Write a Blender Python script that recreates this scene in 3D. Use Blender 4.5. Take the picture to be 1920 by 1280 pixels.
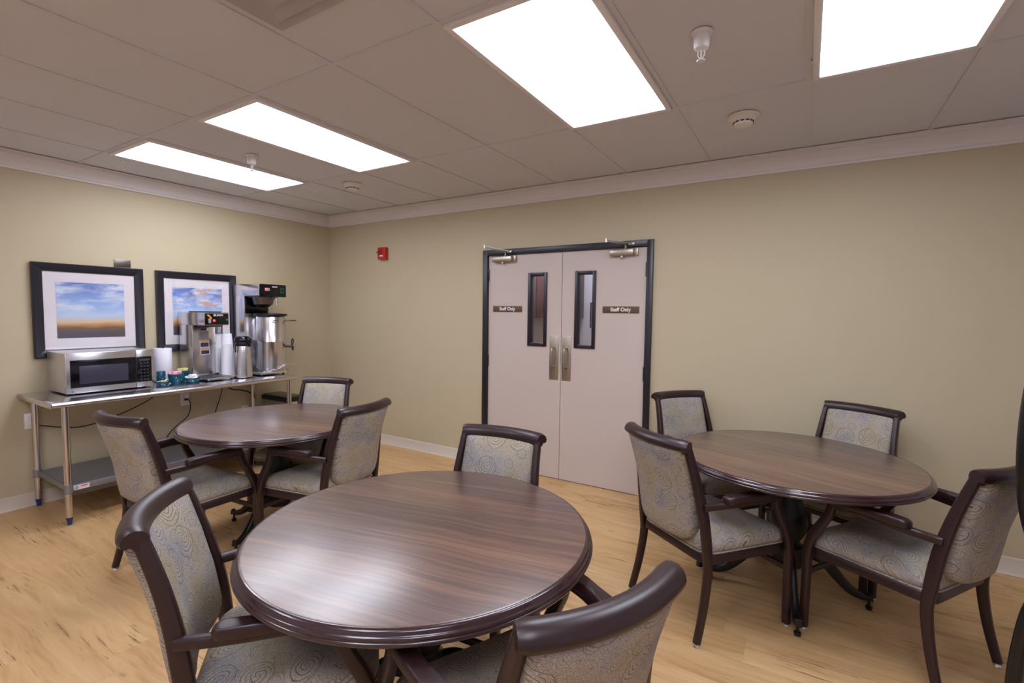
import bpy, bmesh, math, random
from mathutils import Vector, Matrix
PI = math.pi
random.seed(7)
for o in list(bpy.data.objects):
    bpy.data.objects.remove(o)
sc = bpy.context.scene
COL = sc.collection

# ------------------------------------------------------------ camera
yaw, pitch, roll = -0.5463, -0.0590, 0.0121
F = Vector((math.cos(pitch)*math.sin(yaw), math.cos(pitch)*math.cos(yaw), math.sin(pitch)))
r0 = Vector((math.cos(yaw), -math.sin(yaw), 0)); u0 = r0.cross(F)
R = r0*math.cos(roll) + u0*math.sin(roll); U = -r0*math.sin(roll) + u0*math.cos(roll)
cd = bpy.data.cameras.new('camera'); cam = bpy.data.objects.new('camera', cd); COL.objects.link(cam)
cam.matrix_world = Matrix(((R.x, U.x, -F.x, 4.8808), (R.y, U.y, -F.y, -3.8322), (R.z, U.z, -F.z, 1.4756), (0, 0, 0, 1)))
cd.sensor_fit = 'HORIZONTAL'; cd.sensor_width = 36; cd.lens = 906.6*36/1920; cd.clip_start = .02
sc.camera = cam
# ------------------------------------------------------------ world and exposure
w = bpy.data.worlds.new('world'); sc.world = w; w.use_nodes = True
w.node_tree.nodes['Background'].inputs[0].default_value = (.9, .92, 1, 1)
w.node_tree.nodes['Background'].inputs[1].default_value = .05
sc.view_settings.view_transform = 'Standard'; sc.view_settings.look = 'None'
sc.view_settings.exposure = 1.12; sc.view_settings.gamma = 1; sc.view_settings.use_curve_mapping = False
LAMP = 6.5          # emission of the ceiling light lenses
H = 2.577           # ceiling height
GX, GY, T = 0.5784, -1.126, 0.6096   # ceiling grid origin and pitch
RX, FY = 6.7, -5.6  # right wall and wall behind the camera

# ------------------------------------------------------------ materials
def lin(c): return tuple(((x/255)/12.92 if x/255 <= .04045 else ((x/255+.055)/1.055)**2.4) for x in c)
MATS = {}
def mat(name, rgb, rough=.5, metal=0, spec=.5, coat=0, bump=0, bscale=200, var=0, vscale=6, trans=0, alpha=1):
    m = bpy.data.materials.new(name); m.use_nodes = True; nt = m.node_tree; b = nt.nodes['Principled BSDF']
    c = lin(rgb)
    b.inputs['Base Color'].default_value = (*c, 1); b.inputs['Roughness'].default_value = rough
    b.inputs['Metallic'].default_value = metal; b.inputs['Specular IOR Level'].default_value = spec
    b.inputs['Coat Weight'].default_value = coat; b.inputs['Transmission Weight'].default_value = trans
    b.inputs['Alpha'].default_value = alpha
    tc = nt.nodes.new('ShaderNodeTexCoord')
    if var:
        n = nt.nodes.new('ShaderNodeTexNoise'); n.inputs['Scale'].default_value = vscale; n.inputs['Detail'].default_value = 4
        nt.links.new(tc.outputs['Object'], n.inputs['Vector'])
        r = nt.nodes.new('ShaderNodeMapRange'); r.inputs['To Min'].default_value = 1-var; r.inputs['To Max'].default_value = 1+var
        nt.links.new(n.outputs['Fac'], r.inputs['Value'])
        v = nt.nodes.new('ShaderNodeVectorMath'); v.operation = 'SCALE'; v.inputs[0].default_value = c
        nt.links.new(r.outputs[0], v.inputs['Scale']); nt.links.new(v.outputs[0], b.inputs['Base Color'])
    if bump:
        n = nt.nodes.new('ShaderNodeTexNoise'); n.inputs['Scale'].default_value = bscale; n.inputs['Detail'].default_value = 3
        nt.links.new(tc.outputs['Object'], n.inputs['Vector'])
        bp = nt.nodes.new('ShaderNodeBump'); bp.inputs['Strength'].default_value = bump; bp.inputs['Distance'].default_value = .002
        nt.links.new(n.outputs['Fac'], bp.inputs['Height']); nt.links.new(bp.outputs[0], b.inputs['Normal'])
    MATS[name] = m
    return m
def emis(name, rgb, s):
    m = bpy.data.materials.new(name); m.use_nodes = True; nt = m.node_tree; b = nt.nodes['Principled BSDF']
    b.inputs['Base Color'].default_value = (*lin(rgb), 1)
    b.inputs['Emission Color'].default_value = (*lin(rgb), 1); b.inputs['Emission Strength'].default_value = s
    MATS[name] = m; return m

class NT:
    """tiny helper for node graphs"""
    def __init__(s, name, rough=.5, spec=.5):
        s.m = bpy.data.materials.new(name); s.m.use_nodes = True; s.t = s.m.node_tree; s.b = s.t.nodes['Principled BSDF']
        s.b.inputs['Roughness'].default_value = rough; s.b.inputs['Specular IOR Level'].default_value = spec
        s.tc = s.n('ShaderNodeTexCoord'); MATS[name] = s.m
    def n(s, k, **kw):
        x = s.t.nodes.new(k)
        for a, v in kw.items(): setattr(x, a, v)
        return x
    def put(s, inp, v):
        if hasattr(v, 'links') or isinstance(v, bpy.types.NodeSocket): s.t.links.new(v, inp)
        elif isinstance(v, tuple) and inp.type == 'RGBA' and len(v) == 3: inp.default_value = (*v, 1)
        else: inp.default_value = v
    def math(s, op, a, b=0.0, c=0.0, clamp=False):
        x = s.n('ShaderNodeMath', operation=op); x.use_clamp = clamp
        s.put(x.inputs[0], a); s.put(x.inputs[1], b); s.put(x.inputs[2], c); return x.outputs[0]
    def vmath(s, op, a, b=(0, 0, 0), sc_=None):
        x = s.n('ShaderNodeVectorMath', operation=op); s.put(x.inputs[0], a)
        if op == 'SCALE': s.put(x.inputs['Scale'], sc_)
        else: s.put(x.inputs[1], b)
        return x.outputs['Value'] if op in ('LENGTH', 'DISTANCE', 'DOT_PRODUCT') else x.outputs[0]
    def mapp(s, v, scale=(1, 1, 1), rot=(0, 0, 0), loc=(0, 0, 0)):
        x = s.n('ShaderNodeMapping'); s.put(x.inputs['Vector'], v)
        x.inputs['Scale'].default_value = scale; x.inputs['Rotation'].default_value = rot; x.inputs['Location'].default_value = loc
        return x.outputs[0]
    def noise(s, v, scale, detail=4, rough=.5, dist=0.0):
        x = s.n('ShaderNodeTexNoise'); s.put(x.inputs['Vector'], v); x.inputs['Scale'].default_value = scale
        x.inputs['Detail'].default_value = detail; x.inputs['Roughness'].default_value = rough; x.inputs['Distortion'].default_value = dist
        return x
    def ramp(s, f, stops, interp='LINEAR'):
        x = s.n('ShaderNodeValToRGB'); s.put(x.inputs[0], f); cr = x.color_ramp; cr.interpolation = interp
        while len(cr.elements) < len(stops): cr.elements.new(.5)
        for e, (p, c) in zip(cr.elements, stops):
            e.position = p; e.color = (*lin(c), 1) if isinstance(c, tuple) else (c, c, c, 1)
        return x.outputs['Color']
    def mix(s, f, a, b, kind='MIX'):
        x = s.n('ShaderNodeMix', data_type='RGBA', blend_type=kind); s.put(x.inputs[0], f); s.put(x.inputs[6], a); s.put(x.inputs[7], b)
        return x.outputs[2]
    def mr(s, v, a, b, c=0.0, d=1.0, smooth=False):
        x = s.n('ShaderNodeMapRange'); s.put(x.inputs[0], v); x.inputs[1].default_value = a; x.inputs[2].default_value = b
        x.inputs[3].default_value = c; x.inputs[4].default_value = d
        if smooth: x.interpolation_type = 'SMOOTHSTEP'
        return x.outputs[0]
    def xyz(s, v):
        x = s.n('ShaderNodeSeparateXYZ'); s.put(x.inputs[0], v); return x.outputs
    def comb(s, a, b, c):
        x = s.n('ShaderNodeCombineXYZ'); s.put(x.inputs[0], a); s.put(x.inputs[1], b); s.put(x.inputs[2], c); return x.outputs[0]
    def bump(s, h, strength=.3, dist=.002):
        x = s.n('ShaderNodeBump'); x.inputs['Strength'].default_value = strength; x.inputs['Distance'].default_value = dist
        s.put(x.inputs['Height'], h); s.t.links.new(x.outputs[0], s.b.inputs['Normal'])
    def base(s, c): s.put(s.b.inputs['Base Color'], c)

mat('wall_paint', (187, 173, 144), .62, bump=.08, bscale=350, var=.012, vscale=1.5)
mat('door_paint', (195, 180, 171), .38, var=.015, vscale=2)
mat('crown_paint', (216, 210, 208), .45)
mat('base_paint', (205, 194, 180), .45)
mat('frame_dark', (30, 27, 36), .35)
mat('black', (14, 14, 18), .35); mat('black_gloss', (8, 8, 14), .12); mat('rubber', (16, 15, 16), .6)
mat('steel', (216, 214, 218), .22, metal=1, var=.02, vscale=3); mat('steel_soft', (212, 210, 214), .40, metal=1)
mat('steel_dark', (120, 112, 105), .35, metal=1); mat('steel_tube', (205, 203, 206), .16, metal=1)
mat('shelf_steel', (150, 152, 160), .45, metal=.85); mat('aluminium', (175, 165, 150), .38, metal=.9)
mat('white_plastic', (228, 224, 226), .4); mat('foam_white', (236, 234, 240), .55); mat('paper', (226, 224, 234), .8, bump=.2, bscale=120)
mat('ivory', (225, 218, 206), .45)
mat('chair_wood', (40, 20, 23), .36, spec=.55, coat=0, var=.1, vscale=8)
mat('table_black', (9, 7, 9), .4)
mat('edge_wood', (52, 30, 33), .22, coat=.4)
mat('red_plastic', (190, 30, 22), .35); mat('clear_glass', (235, 235, 240), .05, trans=1, spec=.5)
mat('sign_brown', (92, 62, 44), .5); mat('sign_white', (240, 236, 235), .5)
mat('teal', (10, 74, 92), .18); mat('pink_paper', (240, 160, 180), .6); mat('yellow_paper', (226, 220, 140), .6); mat('cream_paper', (235, 225, 180), .6)
mat('label_grey', (150, 142, 150), .5); mat('label_orange', (215, 140, 50), .5); mat('label_dark', (60, 55, 65), .5); mat('label_white', (215, 210, 218), .5)
mat('glide', (200, 200, 205), .2, metal=.8)
mat('mat_board', (226, 218, 222), .7)
mat('diffuser_paint', (176, 172, 172), .5); mat('vent_dark', (70, 62, 60), .6)
mat('cabinet_wood', (92, 68, 68), .4); mat('back_wall', (205, 203, 208), .6); mat('blue_foot', (40, 50, 110), .4)
mat('brass', (190, 160, 90), .3, metal=1); mat('green_light', (20, 120, 90), .3)
emis('orange_glow', (255, 130, 30), 1.0); emis('red_glow', (255, 60, 40), 1.2)
mat('wall_unseen', (205, 200, 205), .7)

# glass pane
g = NT('pane_glass', .03)
tr = g.n('ShaderNodeBsdfTransparent'); gl = g.n('ShaderNodeBsdfGlossy'); gl.inputs['Roughness'].default_value = .03
mx = g.n('ShaderNodeMixShader'); mx.inputs[0].default_value = .07
g.t.links.new(tr.outputs[0], mx.inputs[1]); g.t.links.new(gl.outputs[0], mx.inputs[2])
g.t.links.new(mx.outputs[0], g.t.nodes['Material Output'].inputs[0])

# ceiling tile: small pinholes
g = NT('ceiling_tile', .85, .2)
v = g.n('ShaderNodeTexVoronoi'); g.put(v.inputs['Vector'], g.tc.outputs['Object']); v.inputs['Scale'].default_value = 55
hole = g.mr(v.outputs['Distance'], .03, .06)
pick = g.mr(g.noise(g.tc.outputs['Object'], 9, 2).outputs['Fac'], .62, .66)
f = g.math('SUBTRACT', 1, g.math('MULTIPLY', g.math('SUBTRACT', 1, hole), pick))
g.base(g.mix(f, lin((80, 74, 72)), lin((208, 208, 213))))
mat('ceiling_grid', (204, 203, 207), .6)

# light lens: two tubes behind a prismatic sheet
g = NT('lens', .4)
x, y, z = g.xyz(g.tc.outputs['Object'])
band = g.math('ABSOLUTE', g.math('SUBTRACT', g.math('ABSOLUTE', x), .15))
tube = g.math('POWER', g.math('MAXIMUM', g.math('SUBTRACT', 1, g.math('MULTIPLY', band, 5.5)), 0), 1.0)
ends = g.mr(g.math('ABSOLUTE', y), .50, .585, 1, .55, True)
st = g.math('MULTIPLY', g.math('MULTIPLY', g.math('ADD', .45, g.math('MULTIPLY', tube, .9)), ends), LAMP)
g.b.inputs['Base Color'].default_value = (.8, .8, .85, 1)
g.b.inputs['Emission Color'].default_value = (.84, .88, 1.0, 1); g.put(g.b.inputs['Emission Strength'], st)

# floor: oak-look planks running along x
g = NT('floor_planks', .36, .4)
P = g.tc.outputs['Object']; x, y, z = g.xyz(P)
row = g.math('FLOOR', g.math('DIVIDE', y, .18))
wn = g.n('ShaderNodeTexWhiteNoise', noise_dimensions='1D'); g.put(wn.inputs['W'], row)
xo = g.math('ADD', x, g.math('MULTIPLY', wn.outputs['Value'], 3))
seg = g.math('FLOOR', g.math('DIVIDE', xo, 1.22))
wn2 = g.n('ShaderNodeTexWhiteNoise', noise_dimensions='2D'); g.put(wn2.inputs['Vector'], g.comb(seg, row, 0))
off = g.vmath('SCALE', wn2.outputs['Color'], sc_=9.0)
PP = g.vmath('ADD', g.comb(xo, y, 0), off)
warp = g.noise(PP, 2.2, 3).outputs['Fac']
grain = g.noise(g.mapp(g.vmath('ADD', PP, g.comb(0, g.math('MULTIPLY', warp, .12), 0)), (2.2, 34, 1)), 1, 6, .6).outputs['Fac']
broad = g.noise(g.mapp(PP, (1.1, 6, 1)), 1, 4, .55, .8).outputs['Fac']
col = g.ramp(g.math('ADD', g.math('MULTIPLY', grain, .5), g.math('MULTIPLY', broad, .5)),
             [(.3, (160, 120, 78)), (.46, (192, 153, 106)), (.58, (202, 164, 117)), (.72, (214, 180, 136))])
col = g.mix(g.math('MULTIPLY', g.math('SUBTRACT', wn2.outputs['Value'], .5), .10), col, (0, 0, 0))
crack = g.noise(g.mapp(g.vmath('ADD', PP, g.comb(0, g.math('MULTIPLY', warp, .05), 0)), (5.5, 120, 1), loc=(5, 3, 0)), 1, 4, .6).outputs['Fac']
gate = g.mr(g.noise(g.mapp(PP, (1.2, 3.0, 1), loc=(2, 9, 0)), 1.6, 3).outputs['Fac'], .50, .60)
cm = g.math('MULTIPLY', g.mr(crack, .575, .63, 0, .85), gate)
col = g.mix(cm, col, lin((95, 62, 38)))
kv = g.n('ShaderNodeTexVoronoi'); g.put(kv.inputs['Vector'], g.mapp(PP, (1.5, 3.4, 1))); kv.inputs['Scale'].default_value = 1.1
kn = g.mr(g.math('ADD', kv.outputs['Distance'], g.math('MULTIPLY', g.noise(PP, 25, 2).outputs['Fac'], .05)), .045, .085, .7, 0)
col = g.mix(kn, col, lin((84, 54, 34)))
fy = g.math('ABSOLUTE', g.math('SUBTRACT', g.math('FRACT', g.math('DIVIDE', y, .18)), .5))
fx = g.math('ABSOLUTE', g.math('SUBTRACT', g.math('FRACT', g.math('DIVIDE', xo, 1.22)), .5))
seam = g.math('MAXIMUM', g.mr(fy, .494, .499, 0, .14), g.mr(fx, .4985, .4998, 0, .14))
col = g.mix(seam, col, lin((110, 75, 42)))
g.base(col); g.bump(g.math('SUBTRACT', g.math('MULTIPLY', grain, .5), g.math('ADD', cm, seam)), .25, .001)
g.put(g.b.inputs['Roughness'], g.mr(grain, .3, .7, .34, .44))

# laminate table top
g = NT('table_wood', .24, .5)
P = g.tc.outputs['Object']
warp = g.noise(P, 1.6, 3).outputs['Fac']
PW = g.vmath('ADD', P, g.comb(0, g.math('MULTIPLY', warp, .10), 0))
gr = g.noise(g.mapp(PW, (1.5, 55, 1)), 1, 6, .6).outputs['Fac']
br = g.noise(g.mapp(PW, (.9, 9, 1), loc=(3, 1, 0)), 1, 3, .5).outputs['Fac']
fi = g.noise(g.mapp(PW, (5, 240, 1)), 1, 2).outputs['Fac']
t = g.math('ADD', g.math('ADD', g.math('MULTIPLY', gr, .5), g.math('MULTIPLY', br, .35)), g.math('MULTIPLY', fi, .15))
g.base(g.ramp(t, [(.35, (38, 23, 22)), (.45, (70, 46, 39)), (.54, (94, 64, 50)), (.66, (120, 86, 66))]))
g.b.inputs['Roughness'].default_value = .42; g.b.inputs['Coat Weight'].default_value = 1.0; g.b.inputs['Coat Roughness'].default_value = .27; g.b.inputs['Coat IOR'].default_value = 1.62

# paisley upholstery
def paisley(name, axes, light=(186, 175, 162), dark=(52, 44, 44)):
    g = NT(name, .82, .25)
    P = g.tc.outputs['Object']; x, y, z = g.xyz(P)
    Q0 = g.comb(x, z if axes == 'xz' else g.math('SUBTRACT', y, z), 0)
    inf = g.n('ShaderNodeObjectInfo'); Q0 = g.vmath('ADD', Q0, g.comb(g.math('MULTIPLY', inf.outputs['Random'], 3.7), g.math('MULTIPLY', inf.outputs['Random'], 8.3), 0))
    wv = g.noise(Q0, 14, 2).outputs['Color']
    Q = g.vmath('ADD', Q0, g.vmath('SCALE', g.vmath('SUBTRACT', wv, (.5, .5, .5)), sc_=.030))
    inks = []
    # two layers of spirals, one about every point of a jittered lattice
    for (pitch, freq, rad, off, amount, keep) in ((.125, 270, .040, .0, 1.0, .7), (.066, 520, .019, .37, .85, .6)):
        G_ = g.vmath('SCALE', g.vmath('ADD', Q, (off, off*.7, 0)), sc_=1/pitch)
        cellv = g.vmath('FLOOR', G_)
        wn = g.n('ShaderNodeTexWhiteNoise', noise_dimensions='2D'); g.put(wn.inputs['Vector'], cellv)
        jit = g.vmath('SCALE', g.vmath('SUBTRACT', wn.outputs['Color'], (.5, .5, .5)), sc_=.36)
        d = g.vmath('SUBTRACT', g.vmath('SUBTRACT', g.vmath('FRACTION', G_), (.5, .5, .5)), jit)
        dx, dy, dz = g.xyz(g.vmath('SCALE', d, sc_=pitch))
        rr = g.vmath('LENGTH', g.comb(dx, dy, 0)); an = g.math('ARCTAN2', dy, dx)
        sgn = g.math('SUBTRACT', g.math('MULTIPLY', g.math('GREATER_THAN', wn.outputs['Value'], .5), 2), 1)
        sp = g.math('SINE', g.math('ADD', g.math('MULTIPLY', rr, freq), g.math('MULTIPLY', an, sgn)))
        line = g.mr(g.math('ABSOLUTE', sp), .1, .5, 1, 0)
        # the teardrop outline leans to one side
        rt = g.math('ADD', rr, g.math('MULTIPLY', g.math('SINE', g.math('MULTIPLY', an, 1)), rad*.25))
        kp = g.math('LESS_THAN', g.xyz(wn.outputs['Color'])[2], keep)
        inside = g.math('MULTIPLY', g.mr(rt, rad*.92, rad, 1, 0), kp)
        rim = g.math('MULTIPLY', g.mr(g.math('ABSOLUTE', g.math('SUBTRACT', rt, rad*1.16)), .0006, .0018, .85, 0), kp)
        inks.append((g.math('MULTIPLY', g.math('MULTIPLY', line, inside), amount), inside, rim))
    n = g.noise(Q, 30, 2, .5).outputs['Fac']
    cont = g.mr(g.math('ABSOLUTE', g.math('SINE', g.math('MULTIPLY', n, 52))), .05, .45, .85, 0)
    free = g.math('SUBTRACT', 1, g.math('MAXIMUM', inks[0][1], g.math('MULTIPLY', inks[1][1], .9)))
    l2 = g.math('MULTIPLY', g.math('MAXIMUM', inks[1][0], g.math('MULTIPLY', inks[1][2], .8)), g.math('SUBTRACT', 1, inks[0][1]))
    ink = g.math('MAXIMUM', g.math('MAXIMUM', inks[0][0], inks[0][2]), g.math('MAXIMUM', l2, g.math('MULTIPLY', cont, free)))
    dots = g.mr(g.noise(Q0, 380, 2).outputs['Fac'], .44, .58, 0, .62)
    ink = g.math('MAXIMUM', ink, dots)
    tint = g.ramp(g.noise(Q0, 8, 2).outputs['Fac'], [(.36, (170, 164, 164)), (.5, light), (.64, (184, 170, 146))])
    g.base(g.mix(g.math('MULTIPLY', ink, .84), tint, lin(dark)))
    g.bump(g.math('SUBTRACT', g.noise(Q0, 420, 2).outputs['Fac'], g.math('MULTIPLY', ink, .4)), .35, .001)
paisley('fabric_seat', 'xy'); paisley('fabric_back', 'xz')

# sky paintings (soft clouds over a low warm horizon)
def painting(name, warm, seed):
    g = NT(name, .5)
    P = g.tc.outputs['Object']; x, y, z = g.xyz(P)
    st_ = g.noise(g.mapp(P, (1, 3.0, 11), loc=(seed, seed*2, 0)), 1.3, 5, .6, .6).outputs['Fac']
    zz = g.math('ADD', z, g.math('MULTIPLY', g.math('SUBTRACT', st_, .5), .05))
    sky = g.ramp(g.mr(zz, -.215, .215), [(0, (62, 66, 92)), (.10, (84, 72, 78)), (.19, (120, 88, 66)), (.245, (196, 136, 78)), (.31, (216, 192, 160)), (.42, (176, 200, 232)), (.7, (138, 168, 222)), (1, (78, 104, 186))])
    cl = g.mr(st_, .42, .60, 0, .95); up = g.mr(z, -.08, .02)
    cloud = g.mix(g.mr(g.noise(g.mapp(P, (1, 5, 16), loc=(seed, 0, 4)), 1.5, 4).outputs['Fac'], .5, .62), lin((214, 224, 240)), lin(warm))
    g.base(g.mix(g.math('MULTIPLY', cl, up), sky, cloud))
painting('painting_pale', (206, 212, 228), 3.0); painting('painting_warm', (224, 172, 140), 8.5)

# ------------------------------------------------------------ mesh helpers
def fin(bm, name, m, parent=None, smooth=40, loc=None):
    bmesh.ops.recalc_face_normals(bm, faces=bm.faces)
    me = bpy.data.meshes.new(name); bm.to_mesh(me); bm.free()
    o = bpy.data.objects.new(name, me); COL.objects.link(o)
    me.materials.append(MATS[m] if isinstance(m, str) else m)
    if smooth:
        me.shade_smooth(); me.set_sharp_from_angle(angle=math.radians(smooth))
    if parent: o.parent = parent
    if loc: o.location = loc
    return o
def box(bm, c, s, bev=0, rz=0, seg=2, M=None):
    r = bmesh.ops.create_cube(bm, size=1); vs = r['verts']
    mtx = Matrix.Translation(Vector(c)) @ Matrix.Rotation(rz, 4, 'Z') @ Matrix.Diagonal((s[0], s[1], s[2], 1))
    if M: mtx = M @ mtx
    bmesh.ops.transform(bm, matrix=mtx, verts=vs)
    if bev:
        es = list({e for v in vs for e in v.link_edges})
        bmesh.ops.bevel(bm, geom=es, offset=bev, segments=seg, profile=.5, affect='EDGES', clamp_overlap=True)
def B(name, c, s, m, parent=None, bev=0, rz=0, **k):
    bm = bmesh.new(); box(bm, c, s, bev, rz); return fin(bm, name, m, parent, **k)
def lathe(bm, prof, c=(0, 0, 0), n=32, M=None, close=True):
    rings = []
    T_ = (M or Matrix.Identity(4))
    for (r, z) in prof:
        rings.append([bm.verts.new(T_ @ Vector((c[0]+r*math.cos(2*PI*i/n), c[1]+r*math.sin(2*PI*i/n), c[2]+z))) for i in range(n)])
    for a, b in zip(rings, rings[1:]):
        for i in range(n): bm.faces.new((a[i], a[(i+1) % n], b[(i+1) % n], b[i]))
    if close:
        if prof[0][0] > 1e-5: bm.faces.new(rings[0])
        if prof[-1][0] > 1e-5: bm.faces.new(rings[-1])
    return rings
def L(name, prof, m, parent=None, c=(0, 0, 0), n=32, M=None, **k):
    bm = bmesh.new(); lathe(bm, prof, c, n, M); return fin(bm, name, m, parent, **k)
def crom(pts, k=5):
    pts = [Vector(p) for p in pts]; out = []
    for i in range(len(pts)-1):
        p0 = pts[max(i-1, 0)]; p1 = pts[i]; p2 = pts[i+1]; p3 = pts[min(i+2, len(pts)-1)]
        for j in range(k):
            t = j/k
            out.append(.5*((2*p1)+(-p0+p2)*t+(2*p0-5*p1+4*p2-p3)*t*t+(-p0+3*p1-3*p2+p3)*t**3))
    out.append(pts[-1]); return out
def sweep(bm, path, sec, up=(0, 0, 1), scale=None, closed=False):
    """sec: list of (side, up) points; scale: function t -> (s, u)"""
    path = [Vector(p) for p in path]; n = len(path); up = Vector(up); rings = []
    for i, p in enumerate(path):
        if closed: t = path[(i+1) % n]-path[i-1]
        else: t = path[min(i+1, n-1)]-path[max(i-1, 0)]
        t.normalize(); s = t.cross(up); s.normalize(); u = s.cross(t)
        k = scale(i/(n-1)) if scale else (1, 1)
        rings.append([bm.verts.new(p+s*a*k[0]+u*b*k[1]) for a, b in sec])
    m = len(sec); rng = range(n) if closed else range(n-1)
    for i in rng:
        a, b = rings[i], rings[(i+1) % n]
        for j in range(m): bm.faces.new((a[j], a[(j+1) % m], b[(j+1) % m], b[j]))
    if not closed: bm.faces.new(rings[0]); bm.faces.new(rings[-1])
    return rings
def circ(r, n=12, ry=None): return [(r*math.cos(2*PI*i/n), (ry or r)*math.sin(2*PI*i/n)) for i in range(n)]
def rrect(w_, h_, r, n=3):
    out = []
    for cx, cy, a0 in ((w_/2-r, h_/2-r, 0), (-w_/2+r, h_/2-r, 90), (-w_/2+r, -h_/2+r, 180), (w_/2-r, -h_/2+r, 270)):
        for i in range(n+1):
            a = math.radians(a0+90*i/n); out.append((cx+r*math.cos(a), cy+r*math.sin(a)))
    return out
def tube(name, pts, r, m, parent=None, k=5, n=10, up=(0, 0, 1), **kw):
    bm = bmesh.new(); sweep(bm, crom(pts, k) if k else pts, circ(r, n), up); return fin(bm, name, m, parent, **kw)
def loft(bm, loops):
    """loops of equal length; first and last capped with a fan"""
    rs = [[bm.verts.new(p) for p in l] for l in loops]; n = len(rs[0])
    for a, b in zip(rs, rs[1:]):
        for j in range(n): bm.faces.new((a[j], a[(j+1) % n], b[(j+1) % n], b[j]))
    for r in (rs[0], rs[-1]):
        c = bm.verts.new(sum((v.co for v in r), Vector())/n)
        for j in range(n): bm.faces.new((r[j], r[(j+1) % n], c))
def cushion(outline, levels, fmap=None):
    """outline: list of 2D points; levels: (inset in metres, z)"""
    bm = bmesh.new(); n = len(outline); loops = []
    cx = sum(p[0] for p in outline)/n; cy = sum(p[1] for p in outline)/n
    for ins, z in levels:
        l = []
        for (x, y) in outline:
            d = math.hypot(x-cx, y-cy); k = max(0, 1-ins/d) if ins < .09 else 1-ins*4.2
            q = (cx+(x-cx)*k, cy+(y-cy)*k, z)
            l.append(Vector(fmap(*q)) if fmap else Vector(q))
        loops.append(l)
    loft(bm, loops); return bm
def rpoly(pts, rad, n=5):
    """round the corners of a polygon; rad per corner"""
    out = []; N = len(pts)
    for i, p in enumerate(pts):
        p = Vector(p); a = Vector(pts[i-1])-p; b = Vector(pts[(i+1) % N])-p; r = rad[i] if isinstance(rad, (list, tuple)) else rad
        A = p+a.normalized()*r; C_ = p+b.normalized()*r
        for k in range(n+1):
            t = k/n; out.append(((1-t)**2*A+2*t*(1-t)*p+t*t*C_).to_tuple())
    return out
def resample(pts, step):
    out = []; N = len(pts)
    for i in range(N):
        a = Vector(pts[i]); b = Vector(pts[(i+1) % N]); k = max(1, int((b-a).length/step))
        for j in range(k): out.append((a+(b-a)*j/k).to_tuple())
    return out
def tag(o, label=None, cat=None, group=None, kind=None):
    if label: o['label'] = label
    if cat: o['category'] = cat
    if group: o['group'] = group
    if kind: o['kind'] = kind
    return o
def E(name, loc, rz=0, label=None, cat=None, group=None, kind=None):
    o = bpy.data.objects.new(name, None); COL.objects.link(o); o.location = loc; o.rotation_euler = (0, 0, rz); o.empty_display_size = .1
    return tag(o, label, cat, group, kind)
def S(o): o['kind'] = 'structure'; return o
def dup(root, loc, rz, label=None, group=None):
    def cp(o, par):
        c = o.copy(); COL.objects.link(c)
        if par: c.parent = par; c.matrix_parent_inverse = o.matrix_parent_inverse
        for ch in [q for q in o.children]: cp(ch, c)
        return c
    r = cp(root, None); r.location = loc; r.rotation_euler = (0, 0, rz)
    if label: r['label'] = label
    if group: r['group'] = group
    return r
def text(name, s, size, M, m, parent, depth=.0006, align='CENTER', xs=1):
    cu = bpy.data.curves.new(name, 'FONT'); cu.body = s; cu.size = size; cu.extrude = depth; cu.align_x = align; cu.align_y = 'CENTER'
    cu.offset = size*.02
    t = bpy.data.objects.new(name, cu); COL.objects.link(t); bpy.context.view_layer.update()
    me = bpy.data.meshes.new_from_object(t.evaluated_get(bpy.context.evaluated_depsgraph_get())); bpy.data.objects.remove(t)
    me.transform(M @ Matrix.Diagonal((xs, 1, 1, 1))); me.name = name
    o = bpy.data.objects.new(name, me); COL.objects.link(o); me.materials.clear(); me.materials.append(MATS[m]); o.parent = parent
    return o
# text planes: facing -y (door wall) and facing +x (left wall things)
FACE_S = Matrix(((1, 0, 0, 0), (0, 0, -1, 0), (0, 1, 0, 0), (0, 0, 0, 1)))
FACE_E = Matrix(((0, 0, 1, 0), (1, 0, 0, 0), (0, 1, 0, 0), (0, 0, 0, 1)))
def TF(M, x, y, z): return Matrix.Translation((x, y, z)) @ M

# ============================================================ the room
DX0, DX1, DZ = 2.231, 3.841, 2.062      # outer edges of the door frame
FW = .05
S(B('floor', (RX/2, (FY+2.0)/2, -.05), (RX+.3, 2.0-FY+.1, .1), 'floor_planks', smooth=0))
S(B('ceiling', (RX/2, FY/2, H+.053), (RX+.3, -FY+.3, .1), 'ceiling_tile', smooth=0))
# door wall with its opening
bm = bmesh.new(); wt = .12
ox0, ox1, oz = DX0+.02, DX1-.02, DZ-.02
box(bm, ((ox0-.1)/2, wt/2, H/2), (ox0+.1, wt, H)); box(bm, ((ox1+RX+.1)/2, wt/2, H/2), (RX+.1-ox1, wt, H))
box(bm, ((ox0+ox1)/2, wt/2, (oz+H)/2), (ox1-ox0, wt, H-oz)); S(fin(bm, 'wall_back', 'wall_paint', smooth=0))
S(B('wall_left', (-.05, FY/2, H/2), (.1, -FY+.1, H), 'wall_paint', smooth=0))
S(B('wall_right', (RX+.05, FY/2, H/2), (.1, -FY, H), 'wall_unseen', smooth=0))
S(B('wall_front', (RX/2, FY-.05, H/2), (RX+.1, .1, H), 'wall_unseen', smooth=0))
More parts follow.
